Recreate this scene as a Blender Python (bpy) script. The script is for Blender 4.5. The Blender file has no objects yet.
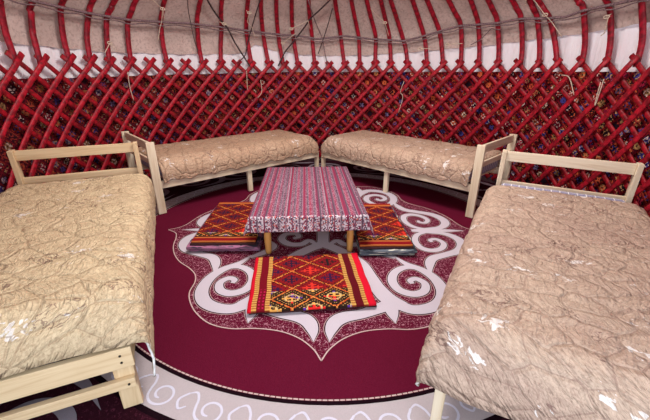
import bpy, bmesh, math, random
from mathutils import Vector, Matrix, noise
from mathutils.geometry import tessellate_polygon
random.seed(7)
PI = math.pi
scene = bpy.context.scene
col = scene.collection

# ------------------------------------------------------------------ camera
cam_d = bpy.data.cameras.new('camera')
cam = bpy.data.objects.new('camera', cam_d); col.objects.link(cam)
cam_d.sensor_fit = 'HORIZONTAL'; cam_d.sensor_width = 36.0
cam_d.lens = 340.88 / 650 * 36.0
cam_d.clip_start = 0.02
cam.location = (0, 0, 1.2786)
cam.matrix_world = Matrix.Translation((0, 0, 1.2786)) @ Matrix.Rotation(PI/2 - 0.386, 4, 'X') @ Matrix.Rotation(0.0038, 4, 'Z')
scene.camera = cam

# ------------------------------------------------------------------ world and lights
w = bpy.data.worlds.new('world'); scene.world = w; w.use_nodes = True
bg = w.node_tree.nodes['Background']
bg.inputs['Color'].default_value = (0.80, 0.88, 1.0, 1); bg.inputs['Strength'].default_value = 1.6

def area(name, loc, rot, sx, sy, power, color, shape='RECTANGLE', spread=180):
    d = bpy.data.lights.new(name, 'AREA'); d.shape = shape; d.size = sx
    if shape in ('RECTANGLE', 'ELLIPSE'): d.size_y = sy
    d.energy = power; d.color = color; d.spread = math.radians(spread)
    o = bpy.data.objects.new(name, d); col.objects.link(o); o.location = loc; o.rotation_euler = rot
    return o
area('crown_daylight', (0.0, 2.3, 3.0), (0, 0, 0), 1.5, 1.5, 175, (1.0, 0.95, 0.90), 'DISK')
area('doorway_daylight', (0.0, -0.62, 1.25), (math.radians(86), 0, 0), 2.0, 1.9, 32, (0.93, 0.96, 1.0))

vs = scene.view_settings
vs.view_transform = 'Standard'; vs.look = 'None'; vs.gamma = 1.0; vs.use_curve_mapping = False
vs.exposure = -0.10
scene.cycles.max_bounces = 8

# ------------------------------------------------------------------ node helper
def lin(c):
    def f(x):
        x /= 255.0
        return x/12.92 if x <= 0.04045 else ((x+0.055)/1.055)**2.4
    return (f(c[0]), f(c[1]), f(c[2]), 1.0)

class S:
    def __init__(s, N, k): s.N = N; s.k = k
    def _m(s, op, a, b=None, c=None):
        n = s.N.nt.nodes.new('ShaderNodeMath'); n.operation = op
        for i, v in enumerate((a, b, c)):
            if v is None: continue
            if isinstance(v, S): s.N.nt.links.new(v.k, n.inputs[i])
            else: n.inputs[i].default_value = v
        return S(s.N, n.outputs[0])
    def __add__(s, o): return s._m('ADD', s, o)
    __radd__ = __add__
    def __sub__(s, o): return s._m('SUBTRACT', s, o)
    def __rsub__(s, o): return s._m('SUBTRACT', o, s)
    def __mul__(s, o): return s._m('MULTIPLY', s, o)
    __rmul__ = __mul__
    def __truediv__(s, o): return s._m('DIVIDE', s, o)
    def gt(s, o): return s._m('GREATER_THAN', s, o)
    def lt(s, o): return s._m('LESS_THAN', s, o)
    def frac(s): return s._m('FRACT', s)
    def floor(s): return s._m('FLOOR', s)
    def abs(s): return s._m('ABSOLUTE', s)
    def sin(s): return s._m('SINE', s)
    def mn(s, o): return s._m('MINIMUM', s, o)
    def mx(s, o): return s._m('MAXIMUM', s, o)
    def pw(s, o): return s._m('POWER', s, o)
    def step(s, a, b):
        n = s.N.nt.nodes.new('ShaderNodeMapRange'); n.interpolation_type = 'SMOOTHSTEP'
        s.N.nt.links.new(s.k, n.inputs[0]); n.inputs[1].default_value = a; n.inputs[2].default_value = b
        return S(s.N, n.outputs[0])

class NT:
    def __init__(s, name, rough=0.6, spec=0.3):
        s.m = bpy.data.materials.new(name); s.m.use_nodes = True; s.nt = s.m.node_tree
        s.b = s.nt.nodes['Principled BSDF']; s.b.inputs['Roughness'].default_value = rough
        s.b.inputs['Specular IOR Level'].default_value = spec
    def obj(s):
        n = s.nt.nodes.new('ShaderNodeTexCoord'); return s.sep(n.outputs['Object']), n.outputs['Object']
    def uv(s):
        n = s.nt.nodes.new('ShaderNodeUVMap'); n.uv_map = 'UVMap'; return s.sep(n.outputs[0]), n.outputs[0]
    def sep(s, k):
        n = s.nt.nodes.new('ShaderNodeSeparateXYZ'); s.nt.links.new(k, n.inputs[0])
        return [S(s, n.outputs[i]) for i in range(3)]
    def vec(s, x, y, z=0.0):
        n = s.nt.nodes.new('ShaderNodeCombineXYZ')
        for i, v in enumerate((x, y, z)):
            if isinstance(v, S): s.nt.links.new(v.k, n.inputs[i])
            else: n.inputs[i].default_value = v
        return n.outputs[0]
    def noise(s, v, scale, detail=2, dist=0.0, rough=0.5):
        n = s.nt.nodes.new('ShaderNodeTexNoise'); s.nt.links.new(v, n.inputs['Vector'])
        n.inputs['Scale'].default_value = scale; n.inputs['Detail'].default_value = detail
        n.inputs['Distortion'].default_value = dist; n.inputs['Roughness'].default_value = rough
        return S(s, n.outputs['Fac'])
    def white(s, v):
        n = s.nt.nodes.new('ShaderNodeTexWhiteNoise'); n.noise_dimensions = '3D'; s.nt.links.new(v, n.inputs['Vector'])
        return S(s, n.outputs['Value'])
    def vor(s, v, scale, feature='F1', rnd=1.0):
        n = s.nt.nodes.new('ShaderNodeTexVoronoi'); n.feature = feature; s.nt.links.new(v, n.inputs['Vector'])
        n.inputs['Scale'].default_value = scale; n.inputs['Randomness'].default_value = rnd
        return S(s, n.outputs['Distance']), (n.outputs['Color'] if feature == 'F1' else None)
    def mix(s, f, a, b):
        n = s.nt.nodes.new('ShaderNodeMix'); n.data_type = 'RGBA'
        if isinstance(f, S): s.nt.links.new(f.k, n.inputs['Factor'])
        else: n.inputs['Factor'].default_value = f
        for i, v in ((6, a), (7, b)):
            if isinstance(v, tuple): n.inputs[i].default_value = v if len(v) == 4 else lin(v)
            else: s.nt.links.new(v, n.inputs[i])
        return n.outputs[2]
    def ramp(s, f, stops, const=False):
        n = s.nt.nodes.new('ShaderNodeValToRGB'); s.nt.links.new(f.k, n.inputs[0])
        r = n.color_ramp; r.interpolation = 'CONSTANT' if const else 'LINEAR'
        while len(r.elements) < len(stops): r.elements.new(0.5)
        for e, (p, c) in zip(r.elements, sorted(stops)): e.position = p
        for e, (p, c) in zip(r.elements, sorted(stops)): e.color = lin(c)
        return n.outputs[0]
    def out(s, color, height=None, strength=0.5, dist=0.01):
        if isinstance(color, tuple): s.b.inputs['Base Color'].default_value = lin(color)
        else: s.nt.links.new(color, s.b.inputs['Base Color'])
        if height is not None:
            n = s.nt.nodes.new('ShaderNodeBump'); n.inputs['Strength'].default_value = strength
            n.inputs['Distance'].default_value = dist
            s.nt.links.new(height.k, n.inputs['Height']); s.nt.links.new(n.outputs[0], s.b.inputs['Normal'])
        return s.m

def plain(name, c, rough=0.7, var=0.12, scale=40, bump=0.15, spec=0.25):
    N = NT(name, rough, spec); _, v = N.obj(); n = N.noise(v, scale, 3)
    d = tuple(x*(1-var) for x in c); e = tuple(min(255, x*(1+var)) for x in c)
    return N.out(N.mix(n.step(.3, .7), d, e), n, bump, 0.004)

def wood_mat(name, c, dark, axis):
    N = NT(name, 0.5, 0.3); (x, y, z), _ = N.obj()
    sc = [38.0, 38.0, 38.0]; sc[axis] = 2.5
    v = N.vec(x*sc[0], y*sc[1], z*sc[2])
    n = N.noise(v, 1.0, 4, 1.2); k = N.noise(N.vec(x*5, y*5, z*5), 1.0, 2)
    return N.out(N.mix(n.step(.35, .75)*0.7 + k.step(.55, .75)*0.2, c, dark), n, 0.1, 0.002)

# ------------------------------------------------------------------ materials
M = {}
WC, WD = (234, 218, 192), (208, 182, 148)
for i, a in enumerate('xyz'): M['wood_'+a] = wood_mat('pine_along_'+a, WC, WD, i)
for i, a in enumerate('xyz'): M['golden_'+a] = wood_mat('golden_pine_along_'+a, (228, 202, 162), (198, 164, 122), i)
M['table_wood'] = wood_mat('honey_wood', (206, 152, 84), (160, 104, 50), 2)
M['screw'] = plain('dark_screw', (40, 34, 30), 0.4)
M['pole'] = plain('red_painted_wood', (146, 16, 38), 0.5, 0.25, 22, 0.25, 0.4)
M['lath'] = plain('red_painted_lath', (158, 20, 38), 0.5, 0.25, 26, 0.3, 0.4)
M['lath_back'] = plain('red_painted_lath_rear', (146, 14, 30), 0.5, 0.25, 26, 0.3, 0.4)
M['cut_end'] = plain('brown_cut_wood_end', (120, 70, 56), 0.7)
M['rope'] = plain('grey_rope', (122, 100, 104), 0.8, 0.25, 90, 0.5)
M['dark_rope'] = plain('dark_rope', (66, 52, 54), 0.8, 0.25, 90, 0.5)
M['string'] = plain('cream_string', (214, 196, 176), 0.8, 0.12, 120, 0.3)
M['floor'] = plain('floor_felt', (60, 40, 45), 0.9)
M['crown'] = plain('crown_wood', (150, 22, 30), 0.5)

def felt():
    N = NT('roof_felt', 0.95, 0.1); (x, y, z), v = N.obj()
    a = N.noise(v, 3.0, 4); b = N.noise(v, 38.0, 4, 0.5); f = N.noise(N.vec(x*160, y*160, z*60), 1.0, 2)
    c = N.mix(a.step(.3, .7), (196, 174, 166), (216, 194, 186))
    c = N.mix(b.step(.42, .72)*0.65, c, (166, 142, 134))
    return N.out(c, b*0.7 + f*0.3 + a, 0.5, 0.02)
M['felt'] = felt()

def white_cloth():
    N = NT('white_cloth', 0.9, 0.1); (u, v_, _), uv = N.uv()
    f = N.noise(N.vec(u*26, v_*3.0), 1.0, 3, 0.6); g = N.noise(N.vec(u*7, v_*4), 1.0, 2)
    return N.out(N.mix(g.step(.3, .7), (248, 240, 246), (252, 248, 252)), f + g, 0.45, 0.02)
M['white_cloth'] = white_cloth()

def wall_textile():
    N = NT('woven_wall_textile', 0.9, 0.1); (u, v, _), _k = N.uv()
    q = 0.0095
    u2 = (u/q).floor()*q; v2 = (v/q).floor()*q
    p = 0.125
    a = ((u2+v2)/p); b = ((u2-v2)/p)
    ca, cb = a.floor(), b.floor()
    fa = (a.frac()-0.5).abs(); fb = (b.frac()-0.5).abs()
    m = fa.mx(fb); k = fa.mn(fb)
    r = N.white(N.vec(ca, cb, 1.0)); r2 = N.white(N.vec(ca, cb, 5.0)); r3 = N.white(N.vec((u2/q), (v2/q), 2.0))
    right = N.noise(N.vec(u*.35, v*.2), 1.0, 1)
    col1 = N.ramp(r, [(0, (176, 60, 48)), (.2, (66, 60, 130)), (.36, (150, 110, 70)), (.5, (160, 30, 60)), (.66, (30, 18, 30)), (.78, (206, 96, 60)), (.9, (130, 110, 150))], True)
    col2 = N.ramp(r2, [(0, (230, 196, 186)), (.25, (214, 96, 56)), (.48, (76, 66, 140)), (.64, (40, 20, 30)), (.78, (200, 150, 100))], True)
    c = N.mix(r3.gt(.6), (44, 12, 22), (84, 14, 28))
    teeth = ((u2+v2)/(q*4)).frac().gt(.5)
    c = N.mix(m.gt(.43), c, (126, 18, 32))
    c = N.mix(m.gt(.36)*m.lt(.43)*teeth, c, (184, 76, 44))
    c = N.mix(k.lt(.12)*m.lt(.36), c, col1)
    c = N.mix(m.gt(.17)*m.lt(.26)*k.gt(.08)*k.lt(.22), c, col2)
    c = N.mix(m.lt(.07), c, (22, 14, 24))
    c = N.mix(r3.gt(.90)*m.lt(.36), c, col2)
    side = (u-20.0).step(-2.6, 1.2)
    c = N.mix((1.0-side)*0.5, c, (56, 14, 24))  # weaker light on the left part of the wall, painted into the textile colour
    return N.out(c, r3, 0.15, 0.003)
M['textile'] = wall_textile()

def carpet_mat(name, base, var=(0, 0, 0), speck=None, thr=.56, fine=260):
    N = NT(name, 0.95, 0.05); (x, y, z), v = N.obj()
    n = N.noise(v, fine, 2); m = N.noise(v, 4.0, 2); f = N.noise(N.vec(x*90, y*90, 0.0), 1.0, 3, 1.5)
    d = tuple(max(0, c-t) for c, t in zip(base, (12, 8, 9)))
    c = N.mix(n.step(.3, .7)*0.7+m*0.3, d, base)
    if speck: c = N.mix(f.step(thr, thr+.04), c, speck)
    return N.out(c, n, 0.35, 0.004)
M['burgundy'] = carpet_mat('burgundy_pile', (99, 21, 46))
M['speckled'] = carpet_mat('speckled_burgundy_pile', (98, 22, 46), speck=(186, 132, 148), thr=.575)
M['cream_pile'] = carpet_mat('cream_pile', (204, 192, 202))
M['cream_line'] = carpet_mat('cream_line_pile', (206, 176, 172))
M['black_pile'] = carpet_mat('black_pile', (30, 12, 20))
M['outline_pile'] = carpet_mat('dark_outline_pile', (62, 26, 42))
M['greige'] = carpet_mat('greige_pile', (188, 174, 176))
M['lavender'] = carpet_mat('pale_scroll_pile', (214, 208, 222))
M['dark_pile'] = carpet_mat('dark_pile', (54, 20, 32), speck=(84, 36, 52), thr=.60)
M['grey_pile'] = carpet_mat('grey_pile', (142, 132, 142))

def quilt_mat(name, base, gold, dark, seed):
    N = NT(name, 0.55, 0.3); (u, v, _), uv = N.uv()
    uu, vv = u + seed, v + seed*1.7
    p = N.vec(uu, vv)
    sw = N.noise(p, 11.0, 3, 2.4); fine = N.noise(p, 60.0, 3, 1.0); big = N.noise(p, 2.2, 2)
    c = N.mix(big.step(.3, .7), base, gold)
    lines = ((sw*11.0).frac()-0.5).abs()
    c = N.mix(lines.lt(.10)*0.30, c, dark)
    c = N.mix(fine.step(.40, .70)*0.42, c, dark)
    e = N.noise(p, 30.0, 4, 1.2)
    # white flowers in short streaks
    d, cc = N.vor(N.vec(uu*5.2, vv*8.4), 1.0); pick = S(N, cc_r(N, cc)).gt(.40)
    fl = (d + (e-0.5)*1.5).lt(.12)*pick
    c = N.mix(fl*0.72, c, (244, 238, 234))
    # brown sprigs
    wob = (N.noise(p, 9.0, 2)-0.5)*0.9
    d2, c2 = N.vor(N.vec(uu*4.2+7.3, vv*6.8+3.1), 1.0); pick2 = S(N, cc_r(N, c2)).gt(.42)
    tw = (N.noise(p, 26.0, 2, 1.0)-0.5).abs().lt(.030)
    sp = d2.lt(.34)*tw*pick2
    c = N.mix(sp*0.62, c, (96, 60, 56))
    st, _n = N.vor(N.vec(uu*7.0, vv*8.5), 1.0, 'DISTANCE_TO_EDGE')
    c = N.mix(st.lt(.013)*0.45, c, dark)
    pk = N.noise(N.vec(uu*62, vv*20), 1.0, 3, 1.1)
    h = st.step(0, .09)*0.6 + pk*1.3 + fine*0.4
    return N.out(c, h, 0.95, 0.012)
def cc_r(N, k):
    n = N.nt.nodes.new('ShaderNodeSeparateColor'); N.nt.links.new(k, n.inputs[0]); return n.outputs[0]
M['quilt_left'] = quilt_mat('golden_beige_quilting', (216, 192, 156), (226, 204, 166), (150, 120, 92), 3.1)
M['quilt_right'] = quilt_mat('dusty_beige_quilting', (192, 164, 146), (206, 180, 158), (136, 106, 94), 8.7)
M['quilt_mid_left'] = quilt_mat('tan_quilting', (194, 160, 132), (204, 172, 144), (130, 98, 80), 14.2)
M['quilt_mid_right'] = quilt_mat('pinkish_tan_quilting', (196, 166, 142), (206, 176, 154), (136, 104, 88), 21.9)
M['quilt_hem'] = plain('pale_quilt_binding', (232, 230, 226), 0.6)

def mattress_mat():
    N = NT('plaid_mattress_ticking', 0.8, 0.1); (x, y, z), v = N.obj()
    gx = (x/0.052).frac().lt(.13); gy = (y/0.052).frac().lt(.13); n = N.noise(v, 120, 2)
    c = N.mix(n.step(.3, .7), (138, 136, 166), (164, 160, 184))
    return N.out(N.mix(gx.mx(gy), c, (236, 234, 238)))
M['mattress'] = mattress_mat()

def tablecloth_mat():
    N = NT('striped_woven_cotton', 0.85, 0.1); (u, v, _), uv = N.uv()
    P = [(140,52,80),(88,74,86),(132,92,110),(160,34,66),(142,66,92),(104,88,98),(84,54,74),(150,116,132),(158,42,72),(128,44,74),(92,80,90),(140,98,118),(106,42,66),(74,68,78),(148,62,86),(164,140,150),(92,52,76),(156,38,66),(126,82,100),(96,88,96)]
    stops = []; p = 0.0; i = 0; rnd = random.Random(4)
    while p < 0.99 and len(stops) < 31:
        stops.append((p, P[i % len(P)])); p += rnd.choice((.022, .03, .04, .05)); i += 1
    c = N.ramp((u/0.30).frac(), stops, True)
    wv = N.white(N.vec((u/0.006).floor(), (v/0.006).floor(), 0.0))
    sel = (u/0.023).floor(); r = N.white(N.vec(sel, 0.0, 3.0))
    c = N.mix(r.gt(.5)*wv.gt(.62)*0.35, c, (206, 184, 196))
    c = N.mix(wv.lt(.4)*0.35, c, (84, 48, 74)); c = N.mix(0.10, c, (120, 84, 104))
    # bright patterned hem band along the ends
    hem = v.lt(0.125).mx(v.gt(1.475))
    blk = N.white(N.vec((u/0.0075).floor(), (v/0.009).floor(), 7.0))
    hemc = N.mix(blk.gt(.56), c, (214, 202, 208)); hemc = N.mix(blk.lt(.16), hemc, (206, 96, 80)); hemc = N.mix(blk.lt(.08), hemc, (66, 62, 84))
    c = N.mix(hem*(u/0.05).frac().gt(.22), c, hemc)
    return N.out(c, wv, 0.2, 0.002)
M['tablecloth'] = tablecloth_mat()

def embroidery(name, redish, dim):
    # u across (0..1.?) metres, v along metres
    N = NT(name, 0.85, 0.1); (u, v, s), _ = N.uv()
    q = 0.0055
    u2 = (u/q).floor()*q; v2 = (v/q).floor()*q
    px, py = 0.25, 0.195
    a = u2/px + v2/py; b = u2/px - v2/py
    fa = (a.frac()-0.5).abs(); fb = (b.frac()-0.5).abs(); m = fa.mx(fb); k = fa.mn(fb)
    ca, cb = a.floor(), b.floor(); r = N.white(N.vec(ca, cb, 1.0)); r3 = N.white(N.vec(u2/q, v2/q, 2.0))
    # coordinates inside a diamond
    sx = ((a.frac()-0.5)+(b.frac()-0.5)).abs(); sy = ((a.frac()-0.5)-(b.frac()-0.5)).abs()
    c = N.mix(r3.gt(.5), redish, tuple(x*0.86 for x in redish))
    crossb = sx.mn(sy).lt(.055)*(sx.mx(sy).lt(.50))
    arms = (sx-0.28).abs().lt(.05)*sy.lt(.2); arms2 = (sy-0.28).abs().lt(.05)*sx.lt(.2)
    inner = crossb.mx(arms).mx(arms2)
    cc = N.ramp(r, [(0, (40, 22, 48)), (.45, (206, 50, 38)), (.6, (34, 24, 26)), (.8, (52, 20, 58))], True)
    half = v.lt(0.175)
    cornerc = N.ramp((v2*9.0+u2*3.0).frac(), [(0, (226, 40, 40)), (.33, (222, 160, 80)), (.66, (90, 50, 150))], True)
    c = N.mix(half, c, (46, 30, 22))
    c = N.mix(inner, c, cc)
    c = N.mix(inner*half, c, cornerc)
    ring = (sx*sx+sy*sy-0.11).abs().lt(.022)
    c = N.mix(ring*half, c, (206, 176, 120))
    curl = ((sx*30.0).sin()*(sy*30.0).sin()).gt(.62)*(1.0-inner)
    c = N.mix(curl, c, N.mix(half, (30, 16, 20), (196, 150, 84)))
    c = N.mix(m.gt(.43), c, (34, 16, 14))
    c = N.mix(m.gt(.462)*r3.gt(.22), c, N.mix(r3.gt(.6), (204, 78, 36), (214, 134, 66)))
    return N, c, u, v, r3
def front_rug_mat():
    N, c, u, v, r3 = embroidery('embroidered_red_pile', (140, 20, 28), 1)
    # u 0..0.74 : bands at both sides
    zig = (v/0.022).frac(); g = (u/0.008).frac()
    def band(c, a, b, colr): return N.mix(u.gt(a)*u.lt(b), c, colr)
    yel = N.mix((zig-0.5).abs().gt(.36), (200, 150, 78), (130, 62, 30))
    for a, b, k in ((-1, .022, (196, 16, 40)), (.022, .05, yel), (.05, .098, (112, 8, 26)), (.098, .125, yel),
                    (.592, .618, yel), (.618, .664, (92, 10, 22)), (.664, .69, yel), (.69, 2, (206, 18, 44))):
        c = band(c, a, b, k)
    key = ((v/0.03).frac().gt(.5))*((u-0.074).abs().gt(.006).mn((u-0.074).abs().lt(.016)))*v.lt(.2)
    c = N.mix(key, c, (176, 22, 70))
    return N.out(c, r3, 0.25, 0.004)
M['front_rug'] = front_rug_mat()
def side_rug_mat():
    N, c, u, v, r3 = embroidery('embroidered_rust_pile', (128, 28, 26), 1)
    def band(c, a, b, colr): return N.mix(v.gt(a)*v.lt(b), c, colr)
    for a, b, k in ((-1, .012, (70, 10, 20)), (.012, .03, (176, 98, 50)), (.03, .075, (128, 14, 24)), (.075, .095, (178, 98, 50)), (.095, .11, (60, 14, 14)),
                    (.80, .84, (178, 98, 50)), (.84, 2, (140, 16, 26))):
        c = band(c, a, b, k)
    return N.out(c, r3, 0.25, 0.004)
M['side_rug'] = side_rug_mat()
def lining(name, a, b, cc):
    N = NT(name, 0.9, 0.1); (x, y, z), v = N.obj()
    n = N.noise(N.vec(x*9, y*9, z*120), 1.0, 3, 0.6)
    c = N.mix(n.step(.40, .52), a, b); c = N.mix(n.step(.56, .62), c, cc)
    return N.out(c, n, 0.4, 0.01)
M['pink_lining'] = lining('pink_and_grey_backing', (58, 56, 68), (176, 112, 144), (92, 86, 98))
M['grey_lining'] = lining('blue_grey_backing', (48, 54, 62), (104, 110, 120), (206, 204, 186))
M['red_edge'] = plain('red_bound_edge', (196, 22, 44), 0.8)
M['dark_edge'] = plain('dark_rug_underside', (60, 30, 34), 0.9)

# ------------------------------------------------------------------ mesh helpers
def link(name, me, mats, parent=None, smooth=True):
    if not isinstance(mats, (list, tuple)): mats = [mats]
    for m in mats: me.materials.append(m)
    if smooth:
        for p in me.polygons: p.use_smooth = True
    o = bpy.data.objects.new(name, me); col.objects.link(o)
    if parent: o.parent = parent
    return o
def obj_bm(name, bm, mats, parent=None, smooth=False):
    me = bpy.data.meshes.new(name); bm.to_mesh(me); bm.free()
    return link(name, me, mats, parent, smooth)
def tag(o, label=None, cat=None, group=None, kind=None):
    if label: o['label'] = label
    if cat: o['category'] = cat
    if group: o['group'] = group
    if kind: o['kind'] = kind
    return o
def empty(name, loc, rz=0):
    o = bpy.data.objects.new(name, None); col.objects.link(o); o.location = loc; o.rotation_euler = (0, 0, rz)
    o.empty_display_size = 0.1
    return o
def box(bm, x0, x1, y0, y1, z0, z1, bev=0.003):
    r = bmesh.ops.create_cube(bm, size=1.0)
    vs_ = r['verts']
    bmesh.ops.scale(bm, vec=(abs(x1-x0), abs(y1-y0), abs(z1-z0)), verts=vs_)
    bmesh.ops.translate(bm, vec=((x0+x1)/2, (y0+y1)/2, (z0+z1)/2), verts=vs_)
    if bev:
        es = list({e for v in vs_ for e in v.link_edges})
        bmesh.ops.bevel(bm, geom=es, offset=bev, segments=2, affect='EDGES', profile=0.5)
def boxo(name, dims, mat, parent, bev=0.003):
    bm = bmesh.new(); box(bm, *dims, bev=bev); return obj_bm(name, bm, mat, parent)
def catmull(pts, n=8):
    P = [Vector(p) for p in pts]
    if len(P) < 3:
        return [P[0].lerp(P[-1], i/n) for i in range(n+1)]
    out = []
    for i in range(len(P)-1):
        p0 = P[i-1] if i else P[0]*2-P[1]; p1, p2 = P[i], P[i+1]; p3 = P[i+2] if i+2 < len(P) else P[-1]*2-P[-2]
        for k in range(n):
            t = k/n
            out.append(0.5*((2*p1)+(p2-p0)*t+(2*p0-5*p1+4*p2-p3)*t*t+(3*p1-p0-3*p2+p3)*t**3))
    out.append(P[-1]); return out
def tube_mesh(name, pts, r, sides=8, up=None, flat=1.0, taper=None):
    """swept tube; with `up` (function point -> vector) the section is an ellipse flattened along it"""
    V, F = [], []; n = len(pts); ref = None
    for i, p in enumerate(pts):
        t = (pts[min(i+1, n-1)]-pts[max(i-1, 0)]).normalized()
        if up: a = up(p); a = (a-t*a.dot(t)).normalized()
        else:
            if ref is None: ref = Vector((0, 0, 1)) if abs(t.z) < .9 else Vector((1, 0, 0))
            a = (ref-t*ref.dot(t)).normalized(); ref = a
        b = t.cross(a); rr = r*(taper(i/(n-1)) if taper else 1)
        for k in range(sides):
            q = 2*PI*k/sides; V.append(p + a*(math.cos(q)*rr*flat)+b*(math.sin(q)*rr))
    for i in range(n-1):
        for k in range(sides):
            F.append((i*sides+k, i*sides+(k+1) % sides, (i+1)*sides+(k+1) % sides, (i+1)*sides+k))
    F.append(tuple(range(sides-1, -1, -1))); F.append(tuple((n-1)*sides+k for k in range(sides)))
    me = bpy.data.meshes.new(name); me.from_pydata(V, [], F); me.update(); return me
def set_uv(me, uvs):
    l = me.uv_layers.new(name='UVMap')
    for lp in me.loops: l.data[lp.index].uv = uvs[lp.vertex_index]

# ------------------------------------------------------------------ yurt shell
CX, CY = 0.03, 2.72
PROF = [(2.60, 0.0), (2.60, 1.6), (2.56, 1.75), (2.42, 1.92), (2.2, 2.1), (1.4, 2.56), (.65, 2.95)]
def prof_r(z):
    for (r0, z0), (r1, z1) in zip(PROF, PROF[1:]):
        if z <= z1: return r0+(r1-r0)*(z-z0)/(z1-z0)
    return PROF[-1][0]
def cyl(az, r, z):
    a = math.radians(az); return Vector((CX+r*math.sin(a), CY+r*math.cos(a), z))
def shell(name, azs, rows, mat, kind='structure', uv=True):
    """rows(az) -> list of (r, z)"""
    V, F, UV = [], [], []
    for az in azs:
        R = rows(az)
        for r, z in R: V.append(cyl(az, r, z)); UV.append((math.radians(az)*2.6+20, z))
    m = len(R)
    for i in range(len(azs)-1):
        for j in range(m-1): F.append((i*m+j, i*m+j+1, (i+1)*m+j+1, (i+1)*m+j))
    me = bpy.data.meshes.new(name); me.from_pydata(V, [], F); me.update(); set_uv(me, UV)
    o = link(name, me, mat); tag(o, kind=kind); return o

bm = bmesh.new(); bmesh.ops.create_circle(bm, cap_ends=True, segments=96, radius=3.1)
bmesh.ops.translate(bm, vec=(CX, CY, -0.012), verts=bm.verts)
r_ = bmesh.ops.extrude_face_region(bm, geom=bm.faces[:]); bmesh.ops.translate(bm, vec=(0, 0, -0.05), verts=[v for v in r_['geom'] if isinstance(v, bmesh.types.BMVert)])
tag(obj_bm('floor', bm, M['floor']), kind='structure')

azs = [-152+i*2 for i in range(153)]
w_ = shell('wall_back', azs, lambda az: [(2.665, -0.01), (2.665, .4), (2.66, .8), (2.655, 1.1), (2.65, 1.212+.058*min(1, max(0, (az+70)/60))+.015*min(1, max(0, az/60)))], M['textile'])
FELT_Z = [(-152, 1.5), (-84, 1.49), (-62, 1.46), (-38, 1.475), (-26, 1.50), (-22, 1.62), (-17, 1.55), (-8, 1.50), (1, 1.485), (12, 1.495), (35, 1.55), (55, 1.60), (72, 1.635), (81, 1.66), (152, 1.66)]
def felt_z(az):
    for (a0, z0), (a1, z1) in zip(FELT_Z, FELT_Z[1:]):
        if az <= a1: return z0+(z1-z0)*(az-a0)/(a1-a0)
    return 1.66
def felt_rows(az):
    zb = felt_z(az)+0.006*math.sin(az*.9); R = []
    for k in range(9):
        z = zb+(1.84-zb)*k/8; R.append((prof_r(z)+0.052+0.006*math.sin(az*.35+z*9), z))
    return R
shell('ceiling_skirt', azs, felt_rows, M['felt'])
def white_rows(az):
    return [(2.672+0.008*math.sin(az*1.7)+0.004*math.sin(az*4.1), z) for z in (1.15, 1.30, 1.42, 1.5, 1.6, 1.7)]
shell('trim_1', [-152+i*.5 for i in range(609)], white_rows, M['white_cloth'])
azf = [-180+i*3 for i in range(121)]
shell('ceiling', azf, lambda az: [(prof_r(z)+0.052+0.006*math.sin(az*.35+z*9)*(1 if z < 1.9 else 0), z) for z in (1.84, 1.88, 1.92, 1.98, 2.04, 2.1, 2.2, 2.35, 2.56, 2.75, 2.9)], M['felt'])

# crown ring at the top of the roof
V, F = [], []
for i in range(64):
    a = 2*PI*i/64
    for k in range(8):
        q = 2*PI*k/8; V.append((CX+(.68+.05*math.cos(q))*math.sin(a), CY+(.68+.05*math.cos(q))*math.cos(a), 2.95+.05*math.sin(q)))
for i in range(64):
    for k in range(8): F.append((i*8+k, i*8+(k+1) % 8, ((i+1) % 64)*8+(k+1) % 8, ((i+1) % 64)*8+k))
me = bpy.data.meshes.new('crown_ring'); me.from_pydata(V, [], F); me.update()
o = link('crown_ring', me, M['crown']); tag(o, 'red wooden ring around the smoke hole at the top of the roof', 'roof ring')

# ------------------------------------------------------------------ carpet
RC = Vector((0.013, 2.672))
class Carpet:
    def __init__(s): s.V = []; s.F = []; s.M = []; s.mats = []
    def mi(s, m):
        if m not in s.mats: s.mats.append(m)
        return s.mats.index(m)
    def face(s, pts, m):
        # orient up
        ar = sum(pts[i][0]*pts[(i+1) % len(pts)][1]-pts[(i+1) % len(pts)][0]*pts[i][1] for i in range(len(pts)))
        if ar < 0: pts = pts[::-1]
        b = len(s.V); s.V += pts; s.F.append(tuple(range(b, b+len(pts)))); s.M.append(s.mi(m))
    def ring(s, r0, r1, z, m, n=128):
        for i in range(n):
            a, b = 2*PI*i/n, 2*PI*(i+1)/n
            P = [(r1*math.sin(a), r1*math.cos(a), z), (r1*math.sin(b), r1*math.cos(b), z)]
            P += [(r0*math.sin(b), r0*math.cos(b), z), (r0*math.sin(a), r0*math.cos(a), z)] if r0 > 0 else [(0, 0, z)]
            s.face(P, m)
    def ribbon(s, pts, ws, z, m, n=6):
        P = catmull([(p[0], p[1], w_) for p, w_ in zip(pts, ws)], n)
        Lr = []
        for i, p in enumerate(P):
            t = (P[min(i+1, len(P)-1)]-P[max(i-1, 0)]); t = Vector((t.x, t.y)).normalized() if t.length else Vector((1, 0))
            h_ = max(p.z, 0.001)/2; nx, ny = -t.y*h_, t.x*h_
            Lr.append(((p.x+nx, p.y+ny, z), (p.x-nx, p.y-ny, z)))
        for i, (a, b) in enumerate(zip(Lr, Lr[1:])): s.face([a[0], b[0], b[1]], m); s.face([a[0], b[1], a[1]], m)
    def poly(s, pts, z, m):
        P = [Vector((p[0], p[1], 0)) for p in pts]
        for t in tessellate_polygon([P]): s.face([(P[i].x, P[i].y, z) for i in t], m)
C = Carpet()
C.ring(0, 2.50, 0.0, M['dark_pile'])
C.ring(1.672, 1.838, 0.0012, M['greige']); C.ring(1.838, 1.862, 0.0016, M['black_pile'])
C.ring(0, 1.656, 0.0012, M['burgundy']); C.ring(1.654, 1.672, 0.0016, M['black_pile'])
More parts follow.
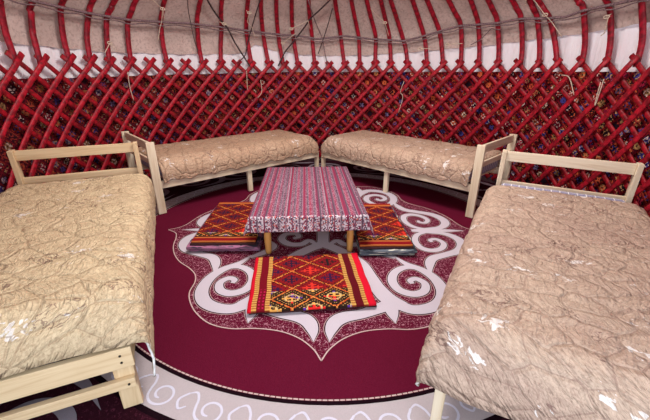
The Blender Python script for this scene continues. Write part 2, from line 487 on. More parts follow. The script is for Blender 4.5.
# dotted cream edge of the burgundy circle
n_ = 420
for i in range(n_):
    a, b = 2*PI*i/n_, 2*PI*(i+.82)/n_
    C.face([(1.652*math.sin(a), 1.652*math.cos(a), .0022), (1.652*math.sin(b), 1.652*math.cos(b), .0022), (1.645*math.sin(b), 1.645*math.cos(b), .0022), (1.645*math.sin(a), 1.645*math.cos(a), .0022)], M['cream_line'])
# medallion outline, one quarter, mirrored
Q = [(0, -1.44), (0.04, -1.366), (0.115, -1.292), (0.221, -1.24), (0.35, -1.22), (0.48, -1.222), (0.60, -1.185), (0.70, -1.10), (0.77, -1.0), (0.81, -0.90), (0.815, -0.79),
     (0.845, -0.70), (0.91, -0.62), (1.01, -0.53), (1.09, -0.42), (1.15, -0.29), (1.185, -0.15), (1.225, -0.06), (1.31, 0.0)]
qs = [Vector((p[0], p[1], 0)) for p in Q]
qs = catmull(qs, 5)
quad = [(p.x, p.y) for p in qs]
MX = -0.028
full = quad + [(x, -y) for x, y in quad[::-1][1:]] + [(-x, -y) for x, y in quad[1:]] + [(-x, y) for x, y in quad[::-1][1:-1]]
full = [(x*(1+.025*min(1, abs(x)))+MX, y) for x, y in full]
C.poly(full, .0024, M['speckled'])
loop = full+[full[0]]
for a, b in zip(loop, loop[1:]):
    d = Vector((b[0]-a[0], b[1]-a[1]));
    if d.length < 1e-6: continue
    d = d.normalized()*0.0034; C.face([(a[0]-d.y, a[1]+d.x, .0030), (b[0]-d.y, b[1]+d.x, .0030), (b[0]+d.y, b[1]-d.x, .0030), (a[0]+d.y, a[1]-d.x, .0030)], M['cream_line'])
RIB = [
 ([(0.50, -0.44), (0.56, -0.55), (0.66, -0.64), (0.715, -0.75), (0.72, -0.88), (0.675, -0.985), (0.592, -1.045), (0.49, -1.06), (0.402, -1.01), (0.319, -1.045), (0.213, -1.099), (0.125, -1.125), (0.072, -1.165), (0.045, -1.235), (0.038, -1.318)],
  [.01, .045, .065, .075, .08, .08, .08, .08, .09, .085, .075, .085, .085, .06, .0]),
 ([(0.45, -1.03), (0.375, -0.96), (0.33, -0.85), (0.30, -0.72), (0.26, -0.56), (0.18, -0.43), (0.09, -0.33), (0.0, -0.25)], [.08, .11, .10, .09, .09, .09, .09, .10]),
 ([(0.375, -0.97), (0.376, -1.09), (0.378, -1.18)], [.10, .07, .0]),
 ([(0.64, -0.62), (0.55, -0.60), (0.465, -0.665), (0.43, -0.77), (0.455, -0.87), (0.53, -0.912), (0.605, -0.88), (0.632, -0.80), (0.59, -0.745), (0.545, -0.765), (0.55, -0.80)],
  [.03, .05, .055, .06, .06, .06, .055, .05, .045, .04, .03]),
 ([(0.73, 0.0), (0.86, -0.03), (0.98, -0.06), (1.055, -0.15), (1.055, -0.26), (0.99, -0.36), (0.88, -0.42), (0.775, -0.475), (0.725, -0.57), (0.70, -0.70)],
  [.04, .045, .06, .075, .08, .075, .065, .07, .06, .0]),
 ([(0.86, -0.02), (0.76, -0.08), (0.715, -0.19), (0.73, -0.31), (0.80, -0.355), (0.88, -0.32), (0.92, -0.235), (0.885, -0.165), (0.835, -0.18), (0.838, -0.215)],
  [.03, .045, .05, .055, .055, .05, .045, .04, .035, .025]),
 ([(0.80, 0.0), (1.0, 0.0), (1.17, 0.0)], [.03, .055, .0]),
 ([(0.0, 0.0), (0.0, -0.20), (0.0, -0.30)], [.10, .09, .10]),
 ([(0.02, -0.33), (0.10, -0.20), (0.16, -0.26), (0.25, -0.26), (0.315, -0.18), (0.30, -0.09), (0.22, -0.07), (0.19, -0.13), (0.23, -0.16)],
  [.02, .05, .06, .065, .06, .055, .05, .045, .03]),
 ([(0.5, -0.47), (0.42, -0.40), (0.36, -0.30), (0.40, -0.20)], [.03, .06, .05, .0]),
]
for ri, (pts, ws) in enumerate(RIB):
    for sx in (1, -1):
        for sy in (1, -1):
            ez = 1e-5*(ri*4+(sx > 0)+2*(sy > 0))
            P = [((x+.034*min(1.0, abs(x)/.5)+.018*max(0.0, min(1.0, (abs(x)-.7)/.3)))*sx+MX, y*sy) for x, y in pts]
            C.ribbon(P, [w_+.020 if w_ > 0.02 else w_+.008 for w_ in ws], .0031+ez, M['cream_line'])
            C.ribbon(P, [w_+.014 if w_ > 0.02 else w_+.004 for w_ in ws], .0037+ez, M['outline_pile'])
            C.ribbon(P, ws, .0043+ez, M['cream_pile'])
# pale curls on the greige ring
for k in range(46):
    a0 = 2*PI*k/46; sgn = 1
    def pol(da, r): return (r*math.sin(a0+da), r*math.cos(a0+da))
    pts = []
    for i in range(13):
        t = i/12*2.2*PI*1.15; rad = .066*(1-.62*i/12)
        pts.append(pol(sgn*rad*math.cos(t)/1.75, 1.765+sgn*rad*.9*math.sin(t)))
    pts = [pol(sgn*.13/1.75, 1.765-sgn*.045), pol(sgn*.10/1.75, 1.765-sgn*.058), pol(sgn*.075/1.75, 1.765-sgn*.03)]+pts
    C.ribbon(pts, [.005]+[.0105]*(len(pts)-2)+[.006], .0020+k*1e-5, M['lavender'], 4)
    C.ribbon([pol(sgn*.13/1.75, 1.765-sgn*.045), pol(sgn*.155/1.75, 1.765-sgn*.005), pol(sgn*.13/1.75, 1.765+sgn*.03), pol(sgn*.105/1.75, 1.765+sgn*.012)], [.010, .011, .010, .006], .0026+k*1e-5, M['lavender'], 4)
# large grey scrolls on the dark outer border
for k in range(22):
    a0 = 2*PI*k/22; sgn = 1 if k % 2 else -1
    def pol(da, r): return (r*math.sin(a0+da), r*math.cos(a0+da))
    pts = []
    for i in range(17):
        t = i/16*3.6*PI; rad = .20*(1-.80*i/16); pts.append(pol(sgn*rad*1.25*math.cos(t)/2.15, 2.14+rad*math.sin(t)))
    C.ribbon(pts, [.03]+[.055]*10+[.045]*5+[.03], .0012+k*1e-5, M['grey_pile'], 4)
    C.ribbon([pol(sgn*.26/2.15, 2.14), pol(sgn*.30/2.15, 2.02), pol(sgn*.22/2.15, 1.93), pol(sgn*.05/2.15, 1.90), pol(-sgn*.16/2.15, 1.93)], [.05, .08, .07, .04, .0], .0016+k*1e-5, M['grey_pile'], 5)
    C.ribbon([pol(sgn*.10/2.15, 2.42), pol(sgn*.28/2.15, 2.38), pol(sgn*.42/2.15, 2.43)], [.0, .07, .0], .0020+k*1e-5, M['grey_pile'], 5)
me = bpy.data.meshes.new('round_carpet'); me.from_pydata([(x, y, z) for x, y, z in C.V], [], C.F); me.update()
o = bpy.data.objects.new('round_carpet', me); col.objects.link(o); o.location = (RC.x, RC.y, 0)
for m in C.mats: me.materials.append(m)
me.polygons.foreach_set('material_index', C.M)
tag(o, 'large round burgundy carpet with cream scroll medallion and grey swirling border', 'carpet')

# ------------------------------------------------------------------ lattice wall
lat = empty('lattice_wall', (CX, CY, 0)); tag(lat, 'red wooden criss-cross lattice standing around the inside of the yurt wall', 'lattice')
latM = Matrix.Translation((-CX, -CY, 0))
def radial(p): return Vector((p.x-CX, p.y-CY, 0)).normalized() if True else None
STEP = 4.905; Z0 = 1.362
MID = [-82.6, -77.5, -72.0, -67.2, -62.6, -57.6, -52.6, -47.9, -43.0, -38.1, -32.9, -28.2, -23.6, -18.3, -13.6, -9.2, -4.0, .6, 5.5, 10.2, 15.0, 19.9, 25.1, 30.6, 35.5, 40.4, 45.4, 50.5, 55.8, 60.8, 65.4, 70.5, 75.8, 81.3]
heads = [-97.3, -92.4, -87.5]+MID+[81.3+STEP*i for i in range(1, 9)]
rl = random.Random(3)
def lath(az0, sgn, r, wid, mat):
    # sgn -1: the foot lies towards smaller azimuth
    T = [(-110, 22.5), (-67, 22.3), (0, 21.5), (40, 20.6), (62, 16.5), (80, 15.0), (140, 15.0)] if sgn < 0 else [(-110, 23.4), (-67, 23.4), (0, 24.0), (40, 25.7), (62, 27.0), (140, 27.0)]
    slope = next(k0+(k1-k0)*(az0-a0)/(a1-a0) for (a0, k0), (a1, k1) in zip(T, T[1:]) if az0 <= a1)
    cv = 3.2 if (az0 < -30 and sgn < 0) else 0.0
    j = rl.uniform(-.35, .35); jz = rl.uniform(-.008, .012)
    top = Z0+0.045+jz; pts = []
    n = 14
    for i in range(n+1):
        z = top*(1-i/n)+0.012*(i/n)
        dz = Z0-z
        bow = 0.022*math.sin(PI*min(1, max(0, (1.36-z)/1.36)))
        az = az0+sgn*(slope*dz+cv*max(0, dz)*(.85-dz)+j*dz+0.0)
        pts.append(cyl(az, r+bow*0.6+(0.012 if z > 1.33 else 0), z))
    me = tube_mesh('lath', [latM @ p for p in pts], wid, 8, up=lambda p: Vector((p.x, p.y, 0)).normalized(), flat=0.42)
    o = link('lattice_pole', me, [mat, M['cut_end']], lat)
    ps = me.polygons; ps[-2].material_index = 1; ps[-2].use_smooth = False
    return o
for h in heads:
    if h < 112: lath(h, +1, 2.592, 0.0235, M['lath_back'])
for h in heads:
    if h > -90: lath(h, -1, 2.556, 0.0260, M['lath'])

# ------------------------------------------------------------------ roof poles
POLES = [(-82.6, 1.364, -82.9, 1.713, -83.3, 1.776), (-77.9, 1.371, -77.5, 1.599, -77.5, 1.818), (-71.6, 1.397, -71.7, 1.76, -71.8, 1.857), (-67.1, 1.368, -66.2, 1.674, -65.7, 1.896), (-62.6, 1.392, -61.8, 1.772, -60.9, 1.925), (-57.4, 1.368, -56.8, 1.751, -56.1, 1.951), (-47.9, 1.377, -48.7, 1.783, -49.0, 1.986), (-38.1, 1.362, -39.2, 1.835, -39.4, 2.027), (-32.9, 1.365, -32.2, 1.794, -33.3, 2.048), (-23.6, 1.37, -24.8, 1.756, -25.5, 2.07), (-18.3, 1.347, -19.9, 1.764, -21.5, 2.079), (-13.8, 1.322, -15.4, 1.77, -16.7, 2.088), (-9.2, 1.35, -10.8, 1.753, -11.8, 2.095), (-4.0, 1.351, -4.9, 1.733, -6.4, 2.1), (5.5, 1.352, 3.8, 1.781, 2.2, 2.103), (10.2, 1.353, 9.5, 1.732, 7.5, 2.101), (14.9, 1.353, 14.7, 1.729, 12.4, 2.097), (19.9, 1.334, 18.8, 1.725, 16.9, 2.091), (25.1, 1.334, 23.0, 1.685, 20.0, 2.087), (30.8, 1.334, 29.1, 1.711, 26.7, 2.072), (35.5, 1.334, 33.5, 1.747, 31.1, 2.061), (40.4, 1.349, 39.5, 1.805, 37.3, 2.042), (45.4, 1.347, 44.2, 1.8, 43.4, 2.02), (50.5, 1.346, 49.2, 1.812, 48.0, 2.001), (56.3, 1.343, 55.1, 1.816, 54.0, 1.973), (60.8, 1.341, 58.9, 1.799, 58.0, 1.953), (65.2, 1.368, 61.7, 1.769, 60.0, 1.942), (70.5, 1.354, 69.2, 1.82, 68.2, 1.894), (75.8, 1.342, 74.2, 1.754, 74.1, 1.856), (81.6, 1.346, 80.4, 1.813, 80.5, 1.832)]
ORD = ['leftmost', 'second', 'third', 'fourth', 'fifth', 'sixth', 'seventh', 'eighth', 'ninth', 'tenth', 'eleventh', 'twelfth', 'thirteenth', 'fourteenth', 'fifteenth']
for i, (a0, z0, a1, z1, a2, z2) in enumerate(POLES):
    z2 = max(z2, z1+.1); sl = (a2-a1)/(z2-z1); sl = max(-12, min(12, sl))
    ctrl = [cyl(a0, 2.597, 1.325), cyl((a0+a1)/2, 2.603, 1.54), cyl(a1, prof_r(z1)+.004, z1), cyl(a1+(a2-a1)*.55, prof_r(z1+(z2-z1)*.55), z1+(z2-z1)*.55), cyl(a2, prof_r(z2), z2)]
    for zz in (2.3, 2.6, 2.93):
        if zz > z2+.12: ctrl.append(cyl(a2+sl*min(.25, zz-z2), prof_r(zz), zz))
    pts = catmull(ctrl, 5)
    base = Vector((ctrl[0].x, ctrl[0].y, ctrl[0].z))
    me = tube_mesh('roof_pole', [p-base for p in pts], 0.0275, 10, up=lambda p, b=base: Vector((p.x+b.x-CX, p.y+b.y-CY, 0)), flat=0.6)
    o = link('roof_pole', me, M['pole']); o.location = base
    n = len(POLES)
    if i < 15: side = ORD[i] + (' of' if i == 0 else ' from the left of') + ' the red bent roof poles against the beige felt'
    else:
        k = n-1-i; side = (('rightmost of' if k == 0 else ORD[k]+' from the right of')) + ' the red bent roof poles against the beige felt'
    tag(o, side, 'roof pole', 'red roof poles')

# ------------------------------------------------------------------ ropes and strings
def on_roof(az, z, off): return cyl(az, prof_r(z)-off, z)
def rope_obj(name, pts, r, mat, label, cat, group=None, n=6, sides=6):
    P = catmull(pts, n); b = P[0].copy()
    me = tube_mesh(name, [p-b for p in P], r, sides); o = link(name, me, mat); o.location = b
    tag(o, label, cat, group); return o
ROPE = [(-85.4, 1.811), (-78.0, 1.806), (-66.0, 1.785), (-56.9, 1.775), (-48.9, 1.789), (-41.4, 1.801), (-32.9, 1.79), (-23.7, 1.766), (-16.7, 1.743), (-8.7, 1.727), (-3.1, 1.694), (5.3, 1.731), (14.0, 1.691), (23.4, 1.659), (29.3, 1.708), (33.9, 1.754), (39.6, 1.792), (49.7, 1.789), (55.3, 1.804), (61.1, 1.783), (65.6, 1.774), (69.4, 1.802), (75.2, 1.812), (79.6, 1.817), (84.5, 1.827)]
def dense(l, k=4):
    out = []
    for (a, z), (b, y) in zip(l, l[1:]):
        out += [(a+(b-a)*i/k, z+(y-z)*i/k) for i in range(k)]
    return out+[l[-1]]
rope_obj('roof_rope', [on_roof(a, z, .034) for a, z in dense(ROPE)], .0125, M['rope'], 'thick grey rope running level across all the red roof poles', 'rope', n=3)
rope_obj('roof_rope', [on_roof(a, z-.03+.008*math.sin(a*.8), .05) for a, z in dense(ROPE)], .006, M['rope'], 'thin grey cord sagging just beneath the thick level roof rope', 'rope', n=3)
for l, r, lab, mt in (([(-40.4, 2.086), (-37.9, 2.029), (-30.8, 1.785), (-24.2, 1.319)], .010, 'dark rope slanting down rightwards from the roof, left of centre', 'dark_rope'),
                  ([(3.2, 2.162), (0.6, 2.099), (-5.4, 1.928), (-8.4, 1.774), (-13.4, 1.528), (-15.7, 1.347)], .010, 'dark rope slanting down leftwards near the middle of the roof', 'dark_rope'),
                  ([(-22.0, 2.074), (-23.5, 1.81), (-25.7, 1.48), (-30.7, 1.268)], .0065, 'thin dark cord crossing the slanting dark rope left of centre', 'dark_rope'),
                  ([(-43.4, 2.011), (-41.1, 1.79), (-39.4, 1.512)], .005, 'thin dark cord hanging against the felt left of the dark slanting ropes', 'dark_rope'),
                  ([(-6.6, 2.1), (-1.8, 1.709), (0.1, 1.325)], .006, 'thin grey cord falling to the lattice in the middle of the roof', 'rope'),
                  ([(1.4, 2.02), (-3.0, 1.508)], .006, 'short dark cord crossing a thin grey cord in the middle of the roof', 'dark_rope'),
                  ([(50.5, 1.721), (47.9, 1.74), (45.2, 1.634), (42.7, 1.585)], .005, 'thin bent grey cord on the felt right of centre', 'rope')):
    rope_obj('hanging_rope', [on_roof(a, z, .042) for a, z in dense(l, 3)], r, M[mt], lab, 'cord', n=3)
# cream string ties : each is knot (+ tails)
TIES = [
 ('cream string tied on the seventh roof pole with a long tail hanging', [[(-52.7, 1.965), (-49.5, 1.904), (-48.5, 1.809)], [(-49.5, 1.904), (-49.2, 1.788), (-50.2, 1.596)]]),
 ('cream string bow low on the fifth roof pole, spread over white cloth', [[(-62.4, 1.543), (-64.1, 1.446)], [(-62.4, 1.543), (-60.9, 1.462)]]),
 ('short cream string tie knotted where the dark slanting rope meets a pole', [[(-33.4, 1.839), (-31.9, 1.823), (-29.7, 1.797)]]),
 ('zigzag cream string hanging beside the pole left of the raised white cloth', [[(-25.8, 1.965), (-24.8, 1.949), (-25.1, 1.859), (-23.5, 1.799), (-22.5, 1.688)]]),
 ('cream string stretched between two poles left of the middle of the roof', [[(-11.5, 1.804), (-6.3, 1.895)], [(-6.3, 1.895), (-5.6, 1.809)]]),
 ('pale string slanting up to the rope left of the middle', [[(-14.0, 1.638), (-9.9, 1.761)]]),
 ('cream string stretched between two poles right of the middle of the roof', [[(13.7, 2.009), (17.8, 1.866), (18.9, 1.722)]]),
 ('short cream string across a pole above the white cloth, right of centre', [[(36.3, 1.6), (40.5, 1.604)]]),
 ('tiny cream string at the top edge of the white cloth', [[(28.4, 1.558), (31.3, 1.561)]]),
 ('long twisted cream string slanting over a pole down to white cloth on right', [[(59.4, 1.965), (61.6, 1.81), (65.4, 1.604)], [(57.4, 1.905), (58.0, 1.949)]]),
 ('cream string tied around the second roof pole from the right', [[(74.5, 1.728), (75.4, 1.745)], [(74.9, 1.726), (74.4, 1.605), (73.8, 1.583)]]),
]
for lab, ls in TIES:
    root = None
    p0 = on_roof(*ls[0][0], .055)
    a0, z0 = ls[0][min(1, len(ls[0])-1)] if len(ls[0]) > 2 else ls[0][0]
    kc = on_roof(a0, z0, .052)
    root = empty('string_tie', kc); tag(root, lab, 'string', 'cream strings tied on the roof poles')
    ring = [Vector((0.026*math.sin(t), 0, 0.012*math.cos(t))) for t in [2*PI*i/12 for i in range(13)]]
    rz = -math.radians(a0)
    rm = Matrix.Rotation(rz, 4, 'Z')
    k_ = link('knot', tube_mesh('knot', [rm @ (p+Vector((0, -.004, 0))) for p in ring], .005, 6), M['string'], root)
    for l in ls:
        P = catmull([on_roof(a, z, .058)-kc for a, z in dense(l, 3)], 3)
        link('tail', tube_mesh('tail', P, .0042, 6), M['string'], root)
LT = [('pale string hanging on the lattice above the left bed headboard', [(-59.6, 1.266), (-59.8, 1.113), (-59.5, 0.975)]),
      ('pale string hanging at the top of lattice left of centre', [(-25.8, 1.281), (-26.0, 1.038)]),
      ('hooked pale string on the lattice beneath the raised white cloth', [(-21.6, 1.166), (-21.5, 1.009), (-22.9, 0.93)]),
      ('pale string hanging on the lattice above the middle right bed', [(24.6, 1.16), (23.7, 1.017), (24.6, 0.95), (23.6, 0.734)]),
      ('small pale string low on lattice just above the middle right bed', [(16.6, 0.60), (18.7, 0.52)]),
      ('folded pale string hanging on the lattice at the far right', [(77.2, 1.225), (77.0, 1.018), (76.8, 1.02), (76.7, 1.2)]),
      ('pale looped string on the lattice between the right bed and white cloth', [(67.6, 1.254), (69.5, 1.23), (71.6, 1.074)])]
for lab, l in LT:
    rope_obj('lattice_string', [cyl(a, 2.533, z) for a, z in l], .0045, M['string'], lab, 'string', 'pale strings tied on the lattice', n=5)

# ------------------------------------------------------------------ beds
W, L, HB, ZF = 0.838, 2.04, 0.714, 0.324
def make_bed(name, x, y, az, side, label, wood, legw, hb=HB, slim=False, low=.475):
    root = empty(name, (x, y, 0), -math.radians(az)); tag(root, label, 'bed', 'pine single beds around the yurt')
    s = side
    wx, wy, wz = M[wood+'_x'], M[wood+'_y'], M[wood+'_z']
    t = 0.032
    # head posts (broad side along the bed)
    for b0 in (0.0, W-t): boxo('head_post', (s*b0, s*(b0+t), L-.072, L, 0.0052, hb), wz, root)
    boxo('headboard_rail', (s*(t+.0005), s*(W-t-.0005), L-.050, L-.026, hb-.078, hb-.004), wx, root)
    boxo('headboard_rail', (s*(t+.0005), s*(W-t-.0005), L-.050, L-.026, low, low+.05), wx, root)
    # foot legs
    for b0, b1 in ((0.012, 0.012+legw), (W-.012-legw, W-.012)): boxo('foot_leg', (s*b0, s*b1, (.002 if slim else .026), (.036 if slim else .060), 0.0052, (ZF+.004 if hb < .7 else ZF-.012) if slim else ZF-.095), wz, root)
    # foot rails
    if slim:
        boxo('foot_rail', (s*0.024, s*(W-.024), .0605, .084, ZF-.085, ZF-.021), wx, root)
    else:
      er = boxo('foot_rail', (s*0.0, s*W, .0, .0255, ZF-.092, ZF), wx, root)
      lr = boxo('foot_stretcher', (s*0.012, s*(W-.012), .001, .0255, .128, .172), wx, root)
    for (bb, zz, par) in () if slim else ((.040, ZF-.03, er), (.040, ZF-.062, er), (W-.040, ZF-.03, er), (W-.040, ZF-.062, er), (.036, .150, lr), (W-.036, .150, lr)):
        bm = bmesh.new(); bmesh.ops.create_cone(bm, cap_ends=True, segments=12, radius1=.0045, radius2=.0045, depth=.004,
            matrix=Matrix.Translation((s*bb, -.001, zz)) @ Matrix.Rotation(PI/2, 4, 'X'))
        obj_bm('screw', bm, M['screw'], par)
    # side rails, mid legs
    for b0, b1 in ((0.0, .0235), (W-.0235, W)): boxo('side_rail', (s*b0, s*b1, .0265, L-.0725, ZF-.072, ZF-.001), wy, root)
    for b0, b1 in ((0.0245, .060), (W-.060, W-.0245)): boxo('middle_leg', (s*b0, s*b1, L/2-.026, L/2+.026, 0.0052, ZF-.02), wz, root)
    for k in range(9):
        yy = .135+k*(L-.3)/8
        if abs(yy-L/2) < .06: yy += .09
        boxo('slat', (s*.0245, s*(W-.0245), yy-.03, yy+.03, ZF-.019, ZF-.002), wx, root, 0.002)
    return root
def make_mattress(x, y, az, side, label, end=.07, th=.157):
    bm = bmesh.new(); box(bm, side*.034, side*(W-.034), .12, L-end, ZF-.001, ZF+th, bev=0)
    es = bm.edges[:]
    bmesh.ops.bevel(bm, geom=es, offset=.03, segments=4, affect='EDGES', profile=0.5)
    o = obj_bm('mattress', bm, M['mattress'], None, True); o.location = (x, y, 0); o.rotation_euler = (0, 0, -math.radians(az))
    tag(o, label, 'mattress', 'plaid mattresses under the quilts'); return o
def make_quilt(x, y, az, side, mat, label, seed, a0, a1, zt=.505, hin=.2, hout=.25, bulge=.035, round_=.075, hemlow=0.0, ramp=.15, res=.0115, fz=None, wide=0.0, bumpy=1.0):
    """sheet draped across the bed; rows run across, columns along the length"""
    na = int((a1-a0)/res); V, F, UV = [], [], []; vlen = 0.0; lasttop = None
    fz = ZF+.012 if fz is None else fz
    # cross-section control points (b, z) then resampled
    def section(a):
        t = (a-a0)/(a1-a0)
        foot = min(1.0, max(0.0, (a-a0)/ramp)); foot = math.sin(foot*PI/2)**.7
        head = min(1.0, max(0.0, (a1-a)/.05)); head = math.sin(head*PI/2)**.6
        top = fz+.01+(zt-fz-.01)*foot; top = top-(1-head)*.022
        hi = hin-hemlow*max(0, 1-(a-a0)/.25)+.010*math.sin(a*23+seed)+.006*math.sin(a*51)
        hi = min(hi, top-.03)
        ho = hout+.01*math.sin(a*19+seed*2); ho = min(ho, top-.03)
        rr = round_*(.35+.65*foot)
        rr = min(rr, (top-hi)*.8, (top-ho)*.8)
        P = [(-bulge*.75-.004, hi), (-bulge, hi+(top-rr-hi)*.5), (-bulge*.9, top-rr)]
        for k in range(1, 6):
            q = k/6*PI/2; P.append((-bulge*.9+(rr+.02)*(1-math.cos(q)), top-rr+rr*math.sin(q)))
        x0_ = -bulge*.9+rr+.02; x1_ = W+bulge*.7-rr-.02+wide
        for k in range(8): P.append((x0_+(x1_-x0_)*k/7, top))
        for k in range(1, 6):
            q = k/6*PI/2; P.append((x1_+(rr+.02)*math.sin(q), top-rr+rr*math.cos(q)))
        P += [(x1_+rr+.02, top-rr), (x1_+rr+.024, (top-rr+ho)/2), (x1_+rr+.018, ho)]
        return P
    nb = int(1.25/res)
    for i in range(na+1):
        a = a0+(a1-a0)*i/na
        P = [Vector((p[0], p[1], 0)) for p in section(a)]
        Ls = [0]
        for p, q in zip(P, P[1:]): Ls.append(Ls[-1]+(q-p).length)
        tot = Ls[-1]; k = 0
        topz = P[12].y
        if lasttop is not None: vlen += math.hypot((a1-a0)/na, topz-lasttop)
        lasttop = topz
        for j in range(nb+1):
            s_ = tot*j/nb
            while k < len(Ls)-2 and Ls[k+1] < s_: k += 1
            f = (s_-Ls[k])/max(1e-6, Ls[k+1]-Ls[k]); p = P[k].lerp(P[k+1], f)
            d = (P[k+1]-P[k]).normalized(); nrm = Vector((-d.y, d.x, 0))
            # puffs between stitch lines and small puckers
            u, v = s_, vlen
            wob = Vector((u+.03*noise.noise(Vector((u*6, v*6, seed))), v+.03*noise.noise(Vector((u*6, v*6, seed+9))), seed))
            dd = noise.voronoi(Vector((wob.x*7.0, wob.y*8.5, 0.37*seed)))[0]
            e = max(0, min(1, (dd[1]-dd[0])/.26)); puff = (e**.6)*.0060
            pk = noise.noise(Vector((u*36, v*12, seed+3)))*.0032+noise.noise(Vector((u*20, v*30, seed+5)))*.0022
            big = noise.noise(Vector((u*3.1, v*3.1, seed+7)))*.008
            edge = min(1, j/5, (nb-j)/5, i/5+.2, (na-i)/5+.2)
            hh = (puff+pk)*edge*bumpy+big*.7*min(1, min(i, na-i)/8)
            q = p+nrm*hh
            # along-length wobble of hem at the foot
            aa = a+(.008*math.sin(u*15+seed) if i < 2 else 0)
            V.append((side*q.x, aa, q.y)); UV.append((u, v))
    m = nb+1
    for i in range(na):
        for j in range(nb):
            f = (i*m+j, i*m+j+1, (i+1)*m+j+1, (i+1)*m+j)
            F.append(f if side < 0 else f[::-1])
    me = bpy.data.meshes.new('quilt'); me.from_pydata(V, [], F); me.update(); set_uv(me, UV)
    o = link('quilt', me, [mat, M['quilt_hem']]); o.location = (x, y, 0); o.rotation_euler = (0, 0, -math.radians(az))
    # thickness inwards with a pale rim
    md = o.modifiers.new('thickness', 'SOLIDIFY'); md.thickness = .008; md.offset = -1 if side < 0 else -1; md.material_offset_rim = 1; md.material_offset = 0
    tag(o, label, 'quilt', 'beige quilts spread on the beds'); return o

D = math.degrees
BL = (-0.7261, 0.9867, D(-0.4259)); BR = (0.3761, 0.8746, D(0.5202)); BB = (-1.5815, 2.9957, D(0.8318)); BC = (1.3821, 2.9331, D(-0.7868))
def flip(b, side):
    """beds B and C have their head towards the viewer: rebuild with foot as origin"""
    a = math.radians(b[2]); l = Vector((math.sin(a), math.cos(a)))
    o = Vector((b[0], b[1]))+l*L
    return (o.x, o.y, b[2]+180)
BBf, BCf = flip(BB, -1), flip(BC, 1)
make_bed('pine_bed', *BL, -1, 'golden pine bed frame at the near left, low foot rails facing the viewer', 'golden', .072, .735)
make_bed('pine_bed', *BR, 1, 'pale pine bed frame at the near right with slim front leg', 'wood', .036, .722, True, .438)
make_bed('pine_bed', *BBf, 1, 'pale pine bed frame along the back wall, left of the striped table', 'wood', .05, .688, True)
make_bed('pine_bed', *BCf, -1, 'pale pine bed frame along the back wall, right of the striped table', 'wood', .05, .688, True)
make_mattress(*BL, -1, 'plaid mattress on the near left bed, edge showing at its headboard')
make_mattress(*BR, 1, 'blue and white plaid mattress on the near right bed')
make_mattress(*BBf, 1, 'mattress hidden under the quilt of the back left bed', .12, .135)
make_mattress(*BCf, -1, 'mattress hidden under the quilt of the back right bed', .12, .135)
make_quilt(*BL, -1, M['quilt_left'], 'golden beige quilt with white flowers on the near left bed', 1.0, -.004, L-.175, hin=.23, hemlow=.09, bulge=.06)
make_quilt(*BR, 1, M['quilt_right'], 'dusty beige quilt with brown sprigs on the near right bed', 2.0, -.035, L-.245, hin=.22, hemlow=-.04, bulge=.045, bumpy=1.15, fz=ZF-.035, ramp=.13)
make_quilt(*BBf, 1, M['quilt_mid_left'], 'tan patterned quilt on the back bed left of the striped table', 3.0, 0.04, L-.088, zt=.51, hin=.315, hout=.32, bulge=.015, round_=.11, ramp=.07, fz=ZF+.08)
make_quilt(*BCf, -1, M['quilt_mid_right'], 'tan patterned quilt on the back bed right of the striped table', 4.0, 0.04, L-.088, zt=.51, hin=.315, hout=.32, bulge=.015, round_=.11, ramp=.07, fz=ZF+.08)

# ------------------------------------------------------------------ table, cloth
TX, TY, TA, TW, TL, TZ = -0.536, 2.205, 0.058, 0.845, 1.36, 0.318
tab = empty('low_table', (TX, TY, 0), TA); tag(tab, 'low wooden table with turned legs standing in the centre of the carpet', 'table')
boxo('tabletop', (.012, TW-.012, .012, TL-.012, TZ-.028, TZ-.003), M['table_wood'], tab, .006)
for nm, d in (('apron', (.09, TW-.09, .075, .095, TZ-.075, TZ-.0285)), ('apron', (.09, TW-.09, TL-.095, TL-.075, TZ-.075, TZ-.0285)),
              ('apron', (.075, .095, .10, TL-.10, TZ-.075, TZ-.0285)), ('apron', (TW-.095, TW-.075, .10, TL-.10, TZ-.075, TZ-.0285))):
    boxo(nm, d, M['table_wood'], tab)
LP = [(0, .020), (.02, .024), (.05, .023), (.12, .027), (.17, .026), (.195, .021), (.205, .027), (.22, .027), (.228, .021), (.245, .026), (.289, .027)]
def lathe(name, prof, mat, parent, loc, seg=20):
    V, F = [], []
    for z, r in prof:
        for k in range(seg): q = 2*PI*k/seg; V.append((loc[0]+r*math.cos(q), loc[1]+r*math.sin(q), loc[2]+z))
    for i in range(len(prof)-1):
        for k in range(seg): F.append((i*seg+k, i*seg+(k+1) % seg, (i+1)*seg+(k+1) % seg, (i+1)*seg+k))
    F.append(tuple(range(seg-1, -1, -1))); F.append(tuple((len(prof)-1)*seg+k for k in range(seg)))
    me = bpy.data.meshes.new(name); me.from_pydata(V, [], F); me.update(); return link(name, me, mat, parent)
for lx, ly in ((.115, .055), (TW-.115, .055), (.115, TL-.06), (TW-.115, TL-.06)): lathe('leg', LP, M['table_wood'], tab, (lx, ly, .0052))
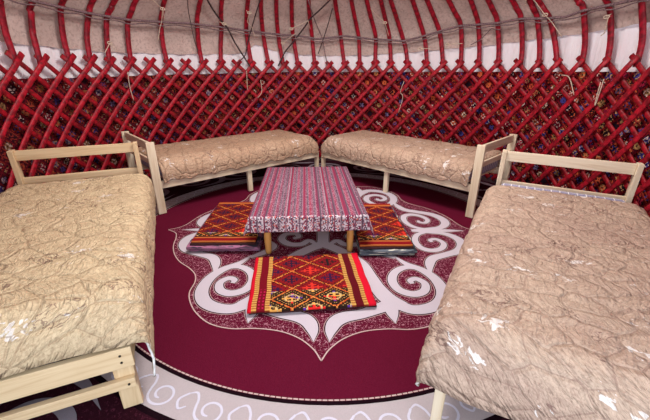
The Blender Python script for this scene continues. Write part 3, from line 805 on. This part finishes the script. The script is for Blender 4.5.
# cloth
def cloth():
    hx, hy = .055, .115   # overhang at the sides, at the ends
    nx, ny = 120, 170; V, F, UV = [], [], []
    for j in range(ny+1):
        vv = -hy+(TL+2*hy)*j/ny
        for i in range(nx+1):
            uu = -hx+(TW+2*hx)*i/nx
            ox = max(0, -uu, uu-TW); oy = max(0, -vv, vv-TL)
            x_ = min(max(uu, 0), TW); y_ = min(max(vv, 0), TL)
            sx = -1 if uu < 0 else 1; sy = -1 if vv < 0 else 1
            drop = max(ox, oy)*.97
            fl = .10+.05*math.sin(uu*23)+.03*math.sin(vv*19+uu*9)
            if oy > 0: y_ += sy*(drop*fl+.004)
            if ox > 0: x_ += sx*(drop*.22+.004)
            if ox > 0 and oy > 0: x_ += sx*.35*min(ox, oy)*1.0; y_ += sy*.3*min(ox, oy); drop += min(ox, oy)*.5
            z = TZ+.004-drop+.0012*noise.noise(Vector((uu*9, vv*9, 0)))
            V.append((x_, y_, z)); UV.append((uu+.2, vv+hy))
    m = nx+1
    for j in range(ny):
        for i in range(nx): F.append((j*m+i, j*m+i+1, (j+1)*m+i+1, (j+1)*m+i))
    me = bpy.data.meshes.new('tablecloth'); me.from_pydata(V, [], F); me.update(); set_uv(me, UV)
    o = link('tablecloth', me, M['tablecloth']); o.location = (TX, TY, 0); o.rotation_euler = (0, 0, TA)
    md = o.modifiers.new('thickness', 'SOLIDIFY'); md.thickness = .0025; md.offset = 1
    tag(o, 'pink, red and grey striped woven cloth covering the low table', 'tablecloth')
cloth()

# ------------------------------------------------------------------ folded rugs
def rug_layer(w0, w1, d0, d1, z, t, sag, seed, nx=60, ny=50, wav=.004, roll=True):
    """rounded slab, returns V,F,UV(top uv in metres)"""
    V, F, UV = [], [], []
    def zoff(x, y): return wav*noise.noise(Vector((x*6, y*6, seed)))+sag
    m = nx+1
    r = t/2
    rows = []
    # profile round the slab: top surface then front/back edges as half circles -> closed ring per x
    ring = []
    for k in range(ny+1): ring.append((d0+r+(d1-d0-2*r)*k/ny, t, 0))
    for k in range(1, 6): q = k/6*PI; ring.append((d1-r+r*math.sin(q), r+r*math.cos(q), 1))
    for k in range(ny+1): ring.append((d1-r-(d1-d0-2*r)*k/ny, 0, 0))
    for k in range(1, 6): q = k/6*PI; ring.append((d0+r-r*math.sin(q), r-r*math.cos(q), 1))
    n = len(ring)
    for i in range(nx+1):
        x = w0+(w1-w0)*i/nx
        for (y, zz, _) in ring:
            V.append((x+.004*noise.noise(Vector((y*8, seed, 1))), y+.006*noise.noise(Vector((x*7, seed, 4))), z+zz+zoff(x, y)*(1 if zz > r*.5 else .4)))
            UV.append((x, y))
    for i in range(nx):
        for k in range(n): F.append((i*n+k, (i+1)*n+k, (i+1)*n+(k+1) % n, i*n+(k+1) % n))
    F.append(tuple(range(n))); F.append(tuple(nx*n+k for k in range(n-1, -1, -1)))
    return V, F, UV
def folded_rug(label, loc, rz, w_, d_, layers, topmat):
    root = empty('folded_rug', loc, rz); tag(root, label, 'rug', 'small rugs folded up around the table')
    z = .006
    for i, (t, dx0, dx1, dy0, dy1, mat, wav) in enumerate(layers):
        V, F, UV = rug_layer(dx0, w_+dx1, dy0, d_+dy1, z, t, 0, i*3.3+w_, wav=wav)
        last = i == len(layers)-1
        me = bpy.data.meshes.new('fold'); me.from_pydata(V, [], F); me.update(); set_uv(me, UV)
        o = link('top_fold' if last else 'under_fold', me, mat, root)
        if last:
            o['label'] = 'embroidered red pile face'
        z += t+.0012
    return root
folded_rug('bright red and orange diamond-patterned rug folded flat in front of the table', (-0.432, 1.54, 0), math.radians(6), .735, .605,
           [(.015, .01, .006, .01, -.01, M['dark_edge'], .001), (.018, 0, .0, 0, 0, M['front_rug'], .0012)], M['front_rug'])
folded_rug('rust diamond-patterned rug with pink-grey backing folded left of the table', (-1.025, 2.26, 0), 0.03, .50, .86,
           [(.027, .0, .03, .01, 0, M['pink_lining'], .004), (.025, -.012, .02, -.012, -.01, M['pink_lining'], .003), (.015, .01, .0, .012, 0, M['dark_edge'], .001), (.015, .02, .0, .02, 0, M['side_rug'], .001)], M['side_rug'])
folded_rug('rust diamond-patterned rug with blue-grey backing folded right of the table', (.26, 2.215, 0), .03, .41, .88,
           [(.026, .0, .0, .0, 0, M['grey_lining'], .003), (.024, .0, .012, -.012, -.01, M['grey_lining'], .003), (.015, 0, -.01, .012, 0, M['dark_edge'], .001), (.015, 0, -.015, .02, 0, M['side_rug'], .001)], M['side_rug'])
